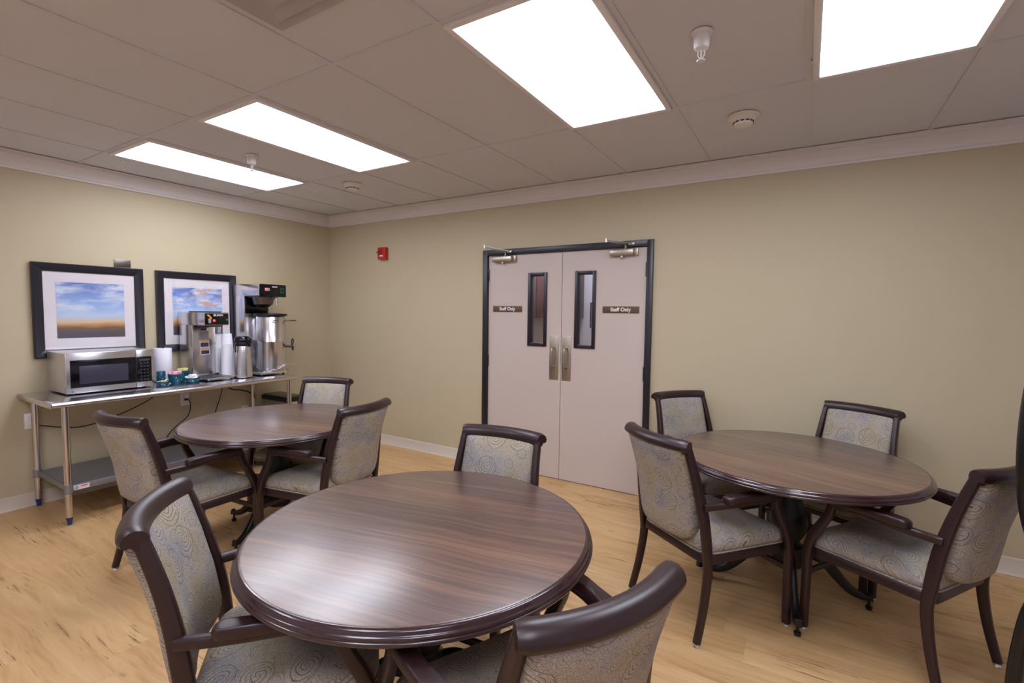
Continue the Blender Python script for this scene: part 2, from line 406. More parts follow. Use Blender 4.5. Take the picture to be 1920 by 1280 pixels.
# ceiling grid of T-bars, a little below the tiles
gr = E('trim_1', (0, 0, H), kind='structure')
lamps = [(0, 0), (2, 0), (5, 0), (7, 0), (2, 2), (5, 2), (7, 2)]     # (column, row) cells holding a light; rows are 1.22 m; row behind the camera is added fill
def cell(i, j): return GX+(i+.5)*T, GY-(j+.5)*2*T
for i in range(-1, 11):
    xx = GX+i*T
    if .1 < xx < RX-.02: B('grid_runner', (xx, FY/2, .001), (.024, -FY, .0064), 'ceiling_grid', gr, smooth=0)
for j in range(0, 4):
    yy = GY-j*2*T
    B('grid_cross_bar', (RX/2, yy, .0012), (RX, .024, .0060), 'ceiling_grid', gr, smooth=0)
# crown moulding
cp = [(0, -.118), (.012, -.118), (.014, -.104), (.022, -.098), (.026, -.085), (.036, -.066), (.052, -.048), (.066, -.036), (.070, -.028), (.082, -.024), (.084, -.010), (.092, -.006), (.092, 0), (0, 0)]
def crown(name, a, b, inward):
    bm = bmesh.new(); a = Vector(a); b = Vector(b); t = (b-a).normalized(); inn = Vector(inward); rs = []
    for p, s_ in ((a, 1), (b, -1)):
        rs.append([bm.verts.new(p+inn*d+t*s_*d+Vector((0, 0, z))) for d, z in cp])
    n = len(cp)
    for j in range(n): bm.faces.new((rs[0][j], rs[0][(j+1) % n], rs[1][(j+1) % n], rs[1][j]))
    bm.faces.new(rs[0]); bm.faces.new(rs[1]); return S(fin(bm, name, 'crown_paint', smooth=30))
HZ = H-.002
crown('trim_2', (0, FY, HZ), (0, 0, HZ), (1, 0, 0)); crown('trim_3', (0, 0, HZ), (RX, 0, HZ), (0, -1, 0))
crown('trim_4', (RX, 0, HZ), (RX, FY, HZ), (-1, 0, 0)); crown('trim_5', (RX, FY, HZ), (0, FY, HZ), (0, 1, 0))
def bboard(name, a, b, inn):
    bm = bmesh.new(); a = Vector(a); b = Vector(b); inn = Vector(inn); pr = [(0, 0), (.016, 0), (.012, .006), (.008, .014), (.007, .096), (.004, .101), (0, .101)]
    rs = [[bm.verts.new(p+inn*d+Vector((0, 0, z))) for d, z in pr] for p in (a, b)]
    for j in range(len(pr)): bm.faces.new((rs[0][j], rs[0][(j+1) % 7], rs[1][(j+1) % 7], rs[1][j]))
    bm.faces.new(rs[0]); bm.faces.new(rs[1]); S(fin(bm, name, 'base_paint', smooth=30))
bboard('baseboard_left', (0, FY, 0), (0, 0, 0), (1, 0, 0)); bboard('baseboard_back', (0, 0, 0), (DX0, 0, 0), (0, -1, 0))
bboard('baseboard_back_right', (DX1, 0, 0), (RX, 0, 0), (0, -1, 0)); bboard('baseboard_right', (RX, 0, 0), (RX, FY, 0), (-1, 0, 0))
# door frame
bm = bmesh.new()
for xx in (DX0+FW/2, DX1-FW/2): box(bm, (xx, .045, DZ/2), (FW, .14, DZ), .003)
box(bm, ((DX0+DX1)/2, .045, DZ-FW/2), (DX1-DX0-2*FW+.004, .14, FW), .003)
for xx in (DX0+FW+.008, DX1-FW-.008): box(bm, (xx, .075, DZ/2), (.016, .05, DZ-FW))
S(fin(bm, 'trim_6', 'frame_dark', smooth=30))

# ------------------------------------------------------------ doors
mid = 3.0515
def door(name, x0, x1, lite, plate, sign, closer, hingex, hz, arm):
    d = E(name, ((x0+x1)/2, .0, 0), kind='structure'); cx = (x0+x1)/2
    lx0, lx1, lz0, lz1 = lite[0]-cx+.012, lite[1]-cx-.012, 1.192, 1.826
    z0, z1 = .006, DZ-FW-.003; t0, t1 = .004, .046; a, b = x0-cx, x1-cx
    bm = bmesh.new()
    def pn(xa, xb, za, zb): box(bm, ((xa+xb)/2, (t0+t1)/2, (za+zb)/2), (xb-xa, t1-t0, zb-za))
    pn(a, lx0, z0, z1); pn(lx1, b, z0, z1); pn(lx0, lx1, z0, lz0); pn(lx0, lx1, lz1, z1)
    bmesh.ops.remove_doubles(bm, verts=bm.verts, dist=1e-5)
    fin(bm, 'door_leaf', 'door_paint', d, smooth=0)
    w_ = .03
    bm = bmesh.new()   # dark lite frame with a deep sloped reveal
    X0, X1, Z0, Z1 = lite[0]-cx, lite[1]-cx, 1.180, 1.838
    for (c, s_) in (((X0+w_/2, (Z0+Z1)/2), (w_, Z1-Z0)), ((X1-w_/2, (Z0+Z1)/2), (w_, Z1-Z0)), (((X0+X1)/2, Z0+w_/2), (X1-X0-2*w_, w_)), (((X0+X1)/2, Z1-w_/2), (X1-X0-2*w_, w_))):
        box(bm, (c[0], .022, c[1]), (s_[0], .062, s_[1]), .004)
    lf = fin(bm, 'window_frame', 'frame_dark', d, smooth=30)
    pg = B('glass_pane', ((X0+X1)/2, .032, (Z0+Z1)/2), (X1-X0-2*w_, .004, Z1-Z0-2*w_), 'pane_glass', lf, smooth=0)
    if name == 'door_2':
        bm = bmesh.new(); ww, hh = X1-X0-2*w_, Z1-Z0-2*w_; ca, cb = (X0+X1)/2, (Z0+Z1)/2
        for sg in (-1, 1):
            k = -hh
            while k < ww+hh:
                # line x = k + sg*(z), clipped to the pane
                pts = []
                for q in range(0, 61):
                    z_ = hh*q/60; x_ = (k+z_) if sg > 0 else (k-z_+hh-hh)
                    if 0 <= x_ <= ww: pts.append((x_, z_))
                if len(pts) > 1:
                    A = Vector((ca-ww/2+pts[0][0], .0275, cb-hh/2+pts[0][1])); C_ = Vector((ca-ww/2+pts[-1][0], .0275, cb-hh/2+pts[-1][1]))
                    sweep(bm, [A, C_], circ(.00035, 4), (0, 1, 0))
                k += .024
        fin(bm, 'wire_mesh', 'steel_dark', lf, smooth=0)
    # pull plate and handle
    p = B('pull_plate', ((plate[0]+plate[1])/2-cx, .0025, 1.085), (plate[1]-plate[0], .003, .392), 'aluminium', d, .001)
    px = (plate[0]+plate[1])/2-cx
    tube('pull_handle', [(px, .0, 1.005), (px, -.03, 1.008), (px, -.045, 1.03), (px, -.047, 1.09), (px, -.045, 1.15), (px, -.03, 1.172), (px, .0, 1.175)], .009, 'aluminium', p, 5, 10, (1, 0, 0))
    hw = (plate[1]-plate[0])/2-.008
    for sx in (-hw, hw):
        for sz in (.90, 1.27): L('screw', [(.004, 0), (.003, .002)], 'steel_soft', p, n=8, M=Matrix.Translation((px+sx, .001, sz)) @ Matrix.Rotation(PI/2, 4, 'X'))
    # sign
    sg = B('staff_sign', ((sign[0]+sign[1])/2-cx, .0015, 1.512), (sign[1]-sign[0], .005, .055), 'sign_brown', d, .001)
    text('lettering', 'Staff Only', .043, TF(FACE_S, (sign[0]+sign[1])/2-cx, -.0012, 1.512), 'sign_white', sg, .0004)
    # closer
    c0, c1 = closer[0]-cx, closer[1]-cx
    cl = B('door_closer', ((c0+c1)/2, -.022, 1.972), (c1-c0, .052, .052), 'aluminium', d, .012)
    B('end_bracket', (c1+.014, -.008, 1.972), (.03, .02, .058), 'aluminium', cl, .002)
    L('adjusting_knob', [(.014, 0), (.014, -.018), (.008, -.022)], 'aluminium', cl, ((c0+c1)/2, -.022, 1.948), 16)
    L('spindle', [(.012, 0), (.012, .045), (.006, .05)], 'steel_dark', cl, ((c0+c1)/2+.03, -.022, 1.995), 16)
    sxp = (c0+c1)/2+.03; azt = 2.070 if name == 'door_1' else 2.050
    bm = bmesh.new()
    sweep(bm, [(sxp, -.022, 2.035), (arm-cx, -.19, azt-.004)], rrect(.016, .009, .002), (0, 0, 1))
    sweep(bm, [(arm-cx, -.19, azt+.004), (sxp+.05, -.03, 2.038)], rrect(.018, .007, .002), (0, 0, 1))
    lathe(bm, [(.012, -.014), (.012, .016)], c=(arm-cx, -.19, azt), n=12)
    fin(bm, 'closer_arm', 'steel_soft', cl)
    B('arm_shoe', (sxp+.05, -.028, 2.034), (.05, .02, .02), 'aluminium', cl, .003)
    # hinges
    for z_ in hz:
        hgb = B('hinge', (hingex-cx, -.006, z_), (.018, .022, .115), 'black', d, .003)
    return d
door('door_1', DX0+FW+.003, mid-.0025, (2.716, 2.908), (2.940, 3.030), (2.337, 2.652), (2.345, 2.560), DX0+FW, (1.83, 1.02, .22), 2.366)
door('door_2', mid+.0025, DX1-FW-.003, (3.176, 3.366), (3.062, 3.149), (3.428, 3.735), (3.49, 3.69), DX1-FW, (1.83, 1.0, .24), 3.518)

# ------------------------------------------------------------ room seen through the door lites
S(B('wall_beyond', (2.6, 1.66, 1.2), (4.2, .1, 2.4), 'back_wall', smooth=0))
S(B('wall_beyond_left', (.55, .89, 1.2), (.1, 1.54, 2.4), 'back_wall', smooth=0))
S(B('wall_beyond_right', (4.65, .89, 1.2), (.1, 1.54, 2.4), 'back_wall', smooth=0))
S(B('ceiling_beyond', (2.6, .89, 2.45), (4.2, 1.54, .1), 'back_wall', smooth=0))
cb = E('wall_cabinet', (2.13, 1.43, 1.42), 0, 'dark wood wall cabinet seen through the left door window', 'cabinet')
B('body', (0, 0, .36), (.9, .36, .72), 'cabinet_wood', cb, .004)
for k in (-1, 1):
    dd = B('cabinet_door', (.225*k, -.19, .36), (.435, .02, .70), 'cabinet_wood', cb, .003)
    B('raised_panel', (.225*k, -.203, .36), (.30, .012, .56), 'cabinet_wood', dd, .005)
fr = E('notice_frame', (2.80, 1.60, 1.46), 0, 'thin black framed notice hanging beyond the right door window', 'frame')
bm = bmesh.new()
for sx in (-1, 1): box(bm, (sx*.12, -.01, 0), (.016, .02, .30), .002)
for sz in (-1, 1): box(bm, (0, -.01, sz*.142), (.224, .02, .016), .002)
fin(bm, 'frame_border', 'black', fr); B('paper_sheet', (0, -.004, 0), (.224, .004, .27), 'label_white', fr, smooth=0)
bl = E('ceiling_light', (2.5, .9, 2.38), 0, 'added unseen fill lamp for the lobby beyond the double doors', 'ceiling light')  # unseen lamp, added to brighten the space behind the door windows
B('fill_lamp_housing', (0, 0, .01), (.9, .3, .02), 'white_plastic', bl, .004)
emis('back_fill_lens', (235, 235, 255), 16)
B('fill_lamp_diffuser', (0, 0, -.012), (.86, .26, .02), 'back_fill_lens', bl, .004)

# ------------------------------------------------------------ ceiling lights
ll = {0: 'fluorescent ceiling panel nearest the left wall, farthest left of the lit panels', 1: 'fluorescent ceiling panel second from the left, above the back left table',
      2: 'large fluorescent ceiling panel over the middle of the room in front of the double doors', 3: 'fluorescent ceiling panel at the top right corner of the view',
      4: 'added unseen fill panel on ceiling behind the viewer, left side of the room', 5: 'added unseen fill panel on ceiling straight behind the viewer', 6: 'added unseen fill panel on ceiling behind the viewer, right side of the room'}  # panels behind the viewer are unseen, added to brighten the foreground
lamp0 = None
for n, (i, j) in enumerate(lamps):
    cx, cy = cell(i, j)
    if n == 0:
        lamp0 = E('ceiling_light', (cx, cy, H), 0, ll[0], 'ceiling light', 'fluorescent ceiling panels')
        bm = bmesh.new(); a, b = .292, .598
        for sx in (-1, 1): box(bm, (sx*(a-.014), 0, -.006), (.028, 2*b, .016), .003)
        for sy in (-1, 1): box(bm, (0, sy*(b-.014), -.006), (2*a-.056, .028, .016), .003)
        fin(bm, 'lamp_frame', 'white_plastic', lamp0, smooth=30)
        B('lens', (0, 0, -.002), (.532, 1.142, .006), 'lens', lamp0, smooth=0)
        B('latch', (-.296, .40, -.010), (.010, .03, .010), 'steel_soft', lamp0, .002)
    else: dup(lamp0, (cx, cy, H), 0, ll[n])

# sprinklers and smoke detectors
def sprinkler():
    o = E('fire_sprinkler', (4.486, -1.786, H-.001), 0, 'white pendent fire sprinkler on ceiling between the two big light panels', 'sprinkler', 'ceiling sprinklers')
    L('escutcheon', [(.040, 0), (.040, -.003), (.031, -.008), (.029, -.045), (.026, -.062), (.018, -.066)], 'white_plastic', o, n=32)
    bm = bmesh.new()
    for s_ in (-1, 1): sweep(bm, crom([(0.006*s_, 0, -.060), (s_*.012, 0, -.075), (s_*.010, 0, -.090), (0, 0, -.104)], 4), circ(.0022, 6), (0, 1, 0))
    lathe(bm, [(.003, -.066), (.003, -.100)], n=8)
    fin(bm, 'frame_arms', 'white_plastic', o)
    L('deflector', [(.004, -.104), (.016, -.106), (.015, -.109), (.003, -.110)], 'white_plastic', o, n=20)
    return o
s0 = sprinkler(); dup(s0, (1.446, -1.794, H-.001), 0, 'white pendent fire sprinkler on ceiling between the two left light panels')
def smoke():
    o = E('smoke_detector', (4.537, -.835, H-.001), 0, 'round white smoke detector near the crown moulding, right of the double doors', 'smoke detector', 'ceiling smoke detectors')
    L('base', [(.080, 0), (.080, -.006), (.074, -.014)], 'ivory', o, n=40)
    L('housing', [(.068, -.012), (.062, -.024), (.050, -.034), (.050, -.038), (.046, -.050), (.030, -.054)], 'ivory', o, n=40)
    bm = bmesh.new()
    for k in range(12):
        a = 2*PI*k/12
        box(bm, (.0505*math.cos(a), .0505*math.sin(a), -.038), (.004, .018, .006), rz=a)
    fin(bm, 'sensor_slots', 'black', o)
    return o
d0 = smoke(); dup(d0, (1.459, -.906, H-.001), 0, 'round white smoke detector beside the leftmost ceiling panels near the room corner')

# ceiling air diffuser
vt = E('ceiling_vent', (3.36, -2.91, H), 0, 'square stepped metal air diffuser in ceiling, cut by top edge', 'vent')
bm = bmesh.new()
def sqring(bm, r0_, z0_, r1_, z1_, th=.002):
    for k in range(4):
        c, s_ = math.cos(k*PI/2), math.sin(k*PI/2)
        q = [(-r0_, -r0_, z0_), (r0_, -r0_, z0_), (r1_, -r1_, z1_), (-r1_, -r1_, z1_)]
        f_ = [bm.verts.new((c*x-s_*y, s_*x+c*y, z)) for x, y, z in q]; g_ = [bm.verts.new((c*x-s_*y, s_*x+c*y, z-th)) for x, y, z in q]
        bm.faces.new(f_); bm.faces.new(g_)
        for a in range(4): bm.faces.new((f_[a], f_[(a+1) % 4], g_[(a+1) % 4], g_[a]))
sqring(bm, .285, 0, .272, -.012); sqring(bm, .272, -.014, .235, -.002)
fin(bm, 'outer_flange', 'diffuser_paint', vt, smooth=0)
for k, (ra, rb) in enumerate(((.225, .175), (.165, .115), (.105, .02))):
    bm = bmesh.new(); sqring(bm, ra, -.020, rb, -.003); fin(bm, 'louvre_cone', 'diffuser_paint', vt, smooth=0)

# ------------------------------------------------------------ on the walls
al = E('fire_alarm', (.905, -.001, 2.105), 0, 'small red fire alarm strobe on back wall left of the doors', 'fire alarm')
B('housing', (.0, -.025, 0), (.112, .048, .13), 'red_plastic', al, .006)
B('strobe_lens', (-.022, -.056, .008), (.075, .018, .030), 'clear_glass', al, .004)
B('speaker_label', (.0, -.0495, -.028), (.05, .0015, .012), 'sign_white', al)
pl = E('blank_cover_plate', (.001, -2.06, 1.848), 0, 'grey metal cover plate on left wall above the larger framed picture', 'cover plate')
B('plate', (.003, 0, 0), (.006, .115, .062), 'steel_dark', pl, .002)
for s_ in (-1, 1): L('screw', [(.004, 0), (.003, .002)], 'steel', pl, n=10, M=Matrix.Translation((.006, s_*.042, 0)) @ Matrix.Rotation(PI/2, 4, 'Y'))
def outlet(y, z, label, tall=.115):
    o = E('wall_outlet', (.001, y, z), 0, label, 'outlet')
    B('cover', (.003, 0, 0), (.006, .075, tall), 'white_plastic', o, .002)
    for s_ in (-1, 1):
        r = B('receptacle', (.0065, 0, s_*.026), (.004, .034, .030), 'ivory', o, .001)
    return o
outlet(-2.655, .635, 'white wall outlet beside left end of steel work table, lower left'); outlet(-1.617, .645, 'white wall outlet under middle of steel work table'); outlet(-1.06, .44, 'white wall outlet low behind right legs of steel work table')

def picture(y, zc, w_, h_, art, label):
    p = E('framed_picture', (.002, y, zc), 0, label, 'picture', 'black framed sky paintings')
    fw = .062; pr = [(.0, 0), (.028, .0), (.034, .008), (.030, .022), (.020, .050), (.016, fw), (0, fw)]
    bm = bmesh.new()
    corners = [(-1, -1), (1, -1), (1, 1), (-1, 1)]; rs = []
    for cy, cz in corners:
        rs.append([bm.verts.new((d, cy*(w_/2-q), cz*(h_/2-q))) for d, q in pr])
    for k in range(4):
        a, b = rs[k], rs[(k+1) % 4]
        for j in range(len(pr)-1): bm.faces.new((a[j], a[j+1], b[j+1], b[j]))
    fin(bm, 'picture_frame', 'frame_dark', p, smooth=25)
    B('mat_board', (.007, 0, 0), (.006, w_-2*fw+.004, h_-2*fw+.004), 'mat_board', p, smooth=0)
    B('painting', (.0105, 0, .003), (.002, .43, .43), art, p, smooth=0)
    B('glazing', (.014, 0, 0), (.002, w_-2*fw+.004, h_-2*fw+.004), 'pane_glass', p, smooth=0)
    return p
picture(-2.275, 1.452, .70, .715, 'painting_pale', 'black framed pale sky painting above the microwave')
picture(-1.483, 1.452, .69, .715, 'painting_warm', 'black framed sky painting with warm clouds behind the coffee brewers')

# ------------------------------------------------------------ steel work table
TZ = .845
WX0, WX1, WY0, WY1 = .005, .69, -2.725, -.93
wk = E('work_table', (0, 0, 0), 0, 'stainless steel work table with undershelf along left wall', 'table')
bm = bmesh.new(); cx, cy = (WX0+WX1)/2, (WY0+WY1)/2
# top with a rolled front edge
path = [Vector((0, WY0, 0)), Vector((0, WY1, 0))]
prof = [(WX0, TZ), (WX1-.014, TZ)]
for k in range(1, 9):
    a = math.radians(90-k*22.5); prof.append((WX1-.018+.018*math.cos(a), TZ-.018+.018*math.sin(a)))
prof += [(WX1-.018, TZ-.034), (WX1-.022, TZ-.030), (WX1-.022, TZ-.012), (WX0+.01, TZ-.006), (WX0+.01, TZ-.034), (WX0, TZ-.034)]
rs = [[bm.verts.new((a, yy, b)) for a, b in prof] for yy in (WY0+.008, WY1-.008)]
for j in range(len(prof)): bm.faces.new((rs[0][j], rs[0][(j+1) % len(prof)], rs[1][(j+1) % len(prof)], rs[1][j]))
for yy, r in ((WY0+.004, rs[0]), (WY1-.004, rs[1])): bm.faces.new(r)
for yy in (WY0, WY1): box(bm, (cx-.004, yy+(.004 if yy == WY0 else -.004), TZ-.018), (WX1-WX0-.012, .008, .0345), .002)
fin(bm, 'tabletop', 'steel', wk, smooth=35)
LX = (.048, .655); LY = (-2.645, -1.0)
for lx in LX:
    for ly in LY:
        lg = L('leg', [(.0205, .055), (.0205, TZ-.036)], 'steel_tube', wk, (lx, ly, 0), 24)
        L('bullet_foot', [(.006, .0), (.013, .004), (.0145, .03), (.019, .045), (.019, .056)], 'blue_foot' if lx > .4 or True else 'steel', lg, (lx, ly, 0), 20)
        L('shelf_socket', [(.024, .215), (.024, .275)], 'shelf_steel', lg, (lx, ly, 0), 20)
sh = bmesh.new()
box(sh, ((LX[0]+LX[1])/2, (LY[0]+LY[1])/2, .262), (LX[1]-LX[0]-.02, LY[1]-LY[0]-.01, .004))
for lx, s_ in ((LX[0], 1), (LX[1], -1)): box(sh, (lx, (LY[0]+LY[1])/2, .246), (.006, LY[1]-LY[0]-.03, .038), .002)
for ly in LY: box(sh, ((LX[0]+LX[1])/2, ly, .246), (LX[1]-LX[0]-.03, .006, .038), .002)
box(sh, (LX[1]-.012, (LY[0]+LY[1])/2, .2655), (.02, LY[1]-LY[0]-.05, .004), .0015)
us = fin(sh, 'undershelf', 'shelf_steel', wk, smooth=30)
lb = B('maker_label', (LX[1]+.0036, -2.575, .246), (.001, .085, .030), 'label_white', us)
B('red_lettering_bar', (LX[1]+.0043, -2.562, .252), (.0006, .036, .006), 'red_plastic', lb)
L('round_emblem', [(.009, 0), (.009, .0008), (.005, .0008), (.005, 0)], 'label_dark', lb, n=20, M=Matrix.Translation((LX[1]+.004, -2.602, .245)) @ Matrix.Rotation(PI/2, 4, 'Y'))

# waste bin
wb = E('waste_bin', (.235, -.785, 0), 0, 'rectangular stainless waste bin with black rim under right end of work table', 'bin')
B('body', (0, 0, .275), (.40, .19, .54), 'steel_soft', wb, .012)
B('black_rim', (0, 0, .567), (.425, .215, .044), 'black', wb, .006)
B('lid', (0, 0, .593), (.405, .195, .010), 'steel_dark', wb, .004)
B('base_ring', (0, 0, .012), (.41, .20, .022), 'black', wb, .004)

# ------------------------------------------------------------ microwave
mw = E('microwave_oven', (0, 0, TZ), 0, 'stainless countertop microwave oven on left end of work table', 'microwave')
my0, my1, mx0, mx1, mh = -2.565, -2.018, .045, .385, .305
myc = (my0+my1)/2
B('body', ((mx0+mx1)/2, myc, mh/2+.006), (mx1-mx0, my1-my0, mh-.012), 'steel_soft', mw, .008)
for a in (mx0+.04, mx1-.04):
    for b in (my0+.05, my1-.05): L('foot', [(.014, 0), (.012, .014)], 'rubber', mw, (a, b, 0), 14)
dsplit = my1-.122
f_ = B('door', (mx1+.011, (my0+dsplit)/2, mh/2+.006), (.022, dsplit-my0-.002, mh-.012), 'steel', mw, .004)
B('dark_glass', (mx1+.0225, (my0+dsplit)/2+.012, .152), (.004, dsplit-my0-.028, .200), 'black_gloss', f_, .0018)
mat('window_screen', (58, 54, 70), .25)
B('see_through_screen', (mx1+.0249, (my0+dsplit)/2+.012, .143), (.0012, dsplit-my0-.13, .130), 'window_screen', f_, .0005)
text('maker_mark', '\u25cf', .012, TF(FACE_E, mx1+.0225, my0+.035, .026), 'label_dark', f_)
cpn = B('control_panel', (mx1+.011, (dsplit+my1)/2, mh/2+.006), (.022, my1-dsplit-.002, mh-.012), 'steel', mw, .004)
B('dark_keypad', (mx1+.0225, (dsplit+my1)/2-.008, .152), (.004, my1-dsplit-.020, .200), 'black_gloss', cpn, .0018)
bm = bmesh.new()
mat('button_grey', (44, 44, 56), .4)
for r in range(6):
    for c in range(3): box(bm, (mx1+.0249, (dsplit+my1)/2-.028+c*.022, .20-r*.026), (.0012, .014, .012), .0004)
fin(bm, 'buttons', 'button_grey', cpn)
B('display', (mx1+.0249, (dsplit+my1)/2-.006, .226), (.0012, .07, .016), 'label_dark', cpn)

# ------------------------------------------------------------ paper towel roll on its holder
pt = E('paper_towel_roll', (.15, -1.845, TZ), 0, 'white paper towel roll standing upright beside the microwave', 'paper towels')
L('holder_base', [(.070, 0), (.070, .006), (.064, .009)], 'black', pt, n=32)
L('paper', [(.020, .011), (.063, .011), (.0645, .014), (.0645, .288), (.063, .291), (.020, .291)], 'paper', pt, n=48)
L('holder_knob', [(.006, .285), (.006, .298), (.016, .303), (.018, .312), (.010, .320)], 'black', pt, n=20)

# ------------------------------------------------------------ bowls
def bowl(x, y, r, h, label, name='bowl', cyl=False, rot=0):
    o = E(name, (x, y, TZ), rot, label, 'bowl' if name == 'bowl' else 'cup')
    if cyl: prof = [(r*.93, 0), (r*.97, .004), (r, h-.003), (r-.002, h), (r-.004, h-.003), (r*.9, .006)]
    else: prof = [(r*.62, 0), (r*.62, .004), (r*.86, h*.3), (r*.98, h*.75), (r, h-.002), (r-.002, h), (r-.005, h-.003), (r*.84, h*.35), (r*.4, .006)]
    L('shell', prof, 'teal', o, n=36)
    bm = bmesh.new()
    for k in range(10):
        a = 2*PI*k/10+random.uniform(-.3, .3); zz = h*(.3+.45*random.random()); rr = (r*(.865 if not cyl else .97)+(r*.10)*(zz/h))
        rr = r*.99 if cyl else r*(.88+.115*(zz/h-.3)/.45*.9)+.0006
        box(bm, (rr*math.cos(a), rr*math.sin(a), zz), (.0012, .002+.003*random.random(), .002+.006*random.random()), rz=a)
    fin(bm, 'white_flecks', 'label_white', o)
    return o
def packets(cx, cy, z, n, rad, m, group, label, up=True, seed=1):
    rnd = random.Random(seed); bm0 = None; first = None
    for k in range(n):
        a = 2.4*k; rr = rad*math.sqrt((k+.4)/n)
        if first is None:
            bm = bmesh.new(); box(bm, (0, 0, .0), (.034, .0035, .052), .0012)
            first = fin(bm, 'sweetener_packet', m); tag(first, label, 'packet', group); o = first
        else:
            o = first.copy(); COL.objects.link(o)
        o.location = (cx+rr*math.cos(a), cy+rr*math.sin(a), z+rnd.uniform(-.004, .006))
        if up: o.rotation_euler = (rnd.uniform(-.35, .35), rnd.uniform(-.25, .25), 1.2+rnd.uniform(-.4, .4))
        else: o.rotation_euler = (rnd.uniform(1.0, 1.6), rnd.uniform(-.3, .3), rnd.uniform(0, 3))
bowl(.42, -1.965, .048, .042, 'small dark teal bowl of cream packets nearest the microwave')
packets(.42, -1.965, TZ+.036, 5, .022, 'cream_paper', 'cream packets in small bowl', 'cream coloured packet lying in small teal bowl nearest the microwave', False, 3)
bowl(.27, -1.915, .032, .105, 'plain dark teal cup standing against the microwave side', 'cup', True)
bowl(.345, -1.835, .058, .085, 'deep dark teal bowl full of pink packets')
packets(.345, -1.835, TZ+.078, 10, .038, 'pink_paper', 'pink packets in teal bowl', 'pink paper sweetener packet standing in deep teal bowl', True, 5)
bowl(.235, -1.735, .050, .095, 'teal bowl of yellow packets behind the pink ones')
packets(.235, -1.735, TZ+.088, 6, .030, 'yellow_paper', 'yellow packets in teal bowl', 'yellow paper sweetener packet standing in teal bowl behind pink ones', True, 9)
bowl(.40, -1.735+.0, .060, .046, 'low dark teal bowl of white creamer cups before coffee brewer')
rnd = random.Random(4); first = None
for k in range(13):
    a = 2.4*k; lvl = 0 if k < 8 else 1; rr = (.043*math.sqrt((k+.4)/8)) if lvl == 0 else .022*math.sqrt((k-7.6)/5)
    if first is None:
        bm = bmesh.new(); lathe(bm, [(.010, -.009), (.0135, .007), (.016, .008), (.016, .0095), (.004, .010)], n=14)
        first = fin(bm, 'creamer_cup', 'foam_white'); tag(first, 'tiny white creamer cup heaped in low teal bowl', 'creamer cup', 'creamer cups in teal bowl'); o = first
    else: o = first.copy(); COL.objects.link(o)
    o.location = (.40+rr*math.cos(a), -1.735+rr*math.sin(a), TZ+.043+lvl*.016); o.rotation_euler = (rnd.uniform(-.6, .6), rnd.uniform(-.6, .6), 0)

# ------------------------------------------------------------ small coffee brewer
br = E('coffee_brewer', (.268, -1.550, TZ), math.radians(5), 'stainless airpot coffee brewer with lit switch, middle of work table', 'coffee maker')
# local: front +x, width along y
B('base_tray', (.095, 0, .022), (.23, .24, .018), 'steel', br, .004)
B('drip_grate', (.10, 0, .0325), (.19, .20, .004), 'steel_dark', br, .001)
for a in (-.0, .195):
    for b in (-.10, .10): L('foot', [(.009, 0), (.008, .015)], 'black', br, (a, b, 0), 12)
for b in (-.10, .09): B('tray_stop', (.005, b, .040), (.022, .024, .016), 'black', br, .002)
B('column', (-.125, 0, .250), (.19, .205, .480), 'steel', br, .003)
hd = B('head', (-.035, 0, .546), (.39, .212, .112), 'steel', br, .003)
B('control_face', (.163, 0, .544), (.010, .210, .098), 'black_gloss', hd, .003)
B('silver_strip', (.160, 0, .5985), (.012, .21, .008), 'steel', hd, .001)
text('brand_lettering', 'BUNN', .024, TF(FACE_E, .1685, .010, .578), 'label_white', hd, xs=1.25)
B('rocker_switch', (.169, -.067, .530), (.004, .022, .040), 'label_grey', hd, .001)
L('red_lamp', [(.011, 0), (.010, .004), (.004, .006)], 'red_glow', hd, n=16, M=Matrix.Translation((.168, -.028, .532)) @ Matrix.Rotation(PI/2, 4, 'Y'))
L('green_lamp', [(.010, 0), (.009, .004), (.004, .006)], 'green_light', hd, n=16, M=Matrix.Translation((.168, .088, .538)) @ Matrix.Rotation(PI/2, 4, 'Y'))
bm = bmesh.new(); sweep(bm, crom([(.1685, -.085, .582), (.1685, -.070, .572), (.1685, -.058, .560), (.1685, -.053, .545)], 5), rrect(.014, .001, .0004, 1), (1, 0, 0)); fin(bm, 'orange_emblem', 'label_orange', hd)
B('brew_funnel_cover', (.06, 0, .484), (.14, .15, .016), 'black', br, .004)
B('hopper_lid', (-.02, .01, .607), (.2, .17, .010), 'black', br, .003)
# stickers on the column front
for (yy, zz, ww, hh, mm) in ((-.002, .394, .088, .078, 'label_grey'), (.004, .319, .084, .070, 'label_white'), (.007, .250, .082, .060, 'label_white')):
    st_ = B('warning_label', (-.0295, yy, zz), (.001, ww, hh), mm, br)
    if mm == 'label_white':
        B('orange_band', (-.0287, yy, zz+hh*.36), (.0006, ww*.92, hh*.20), 'label_orange', st_); B('grey_print', (-.0287, yy, zz-hh*.12), (.0006, ww*.86, hh*.56), 'label_dark', st_)
    else:
        for q in range(3): B('print_line', (-.0287, yy-.006*q, zz+.024-.010*q), (.0006, ww*(.75-.15*q), .002), 'label_dark', st_)
B('blue_sticker', (-.0295, -.002, .448), (.001, .05, .020), 'blue_foot', br)
for yy in (-.095, .095):
    for zz in (.12, .28, .43): L('rivet', [(.003, 0), (.002, .002)], 'steel', br, n=8, M=Matrix.Translation((-.030, yy, zz)) @ Matrix.Rotation(PI/2, 4, 'Y'))

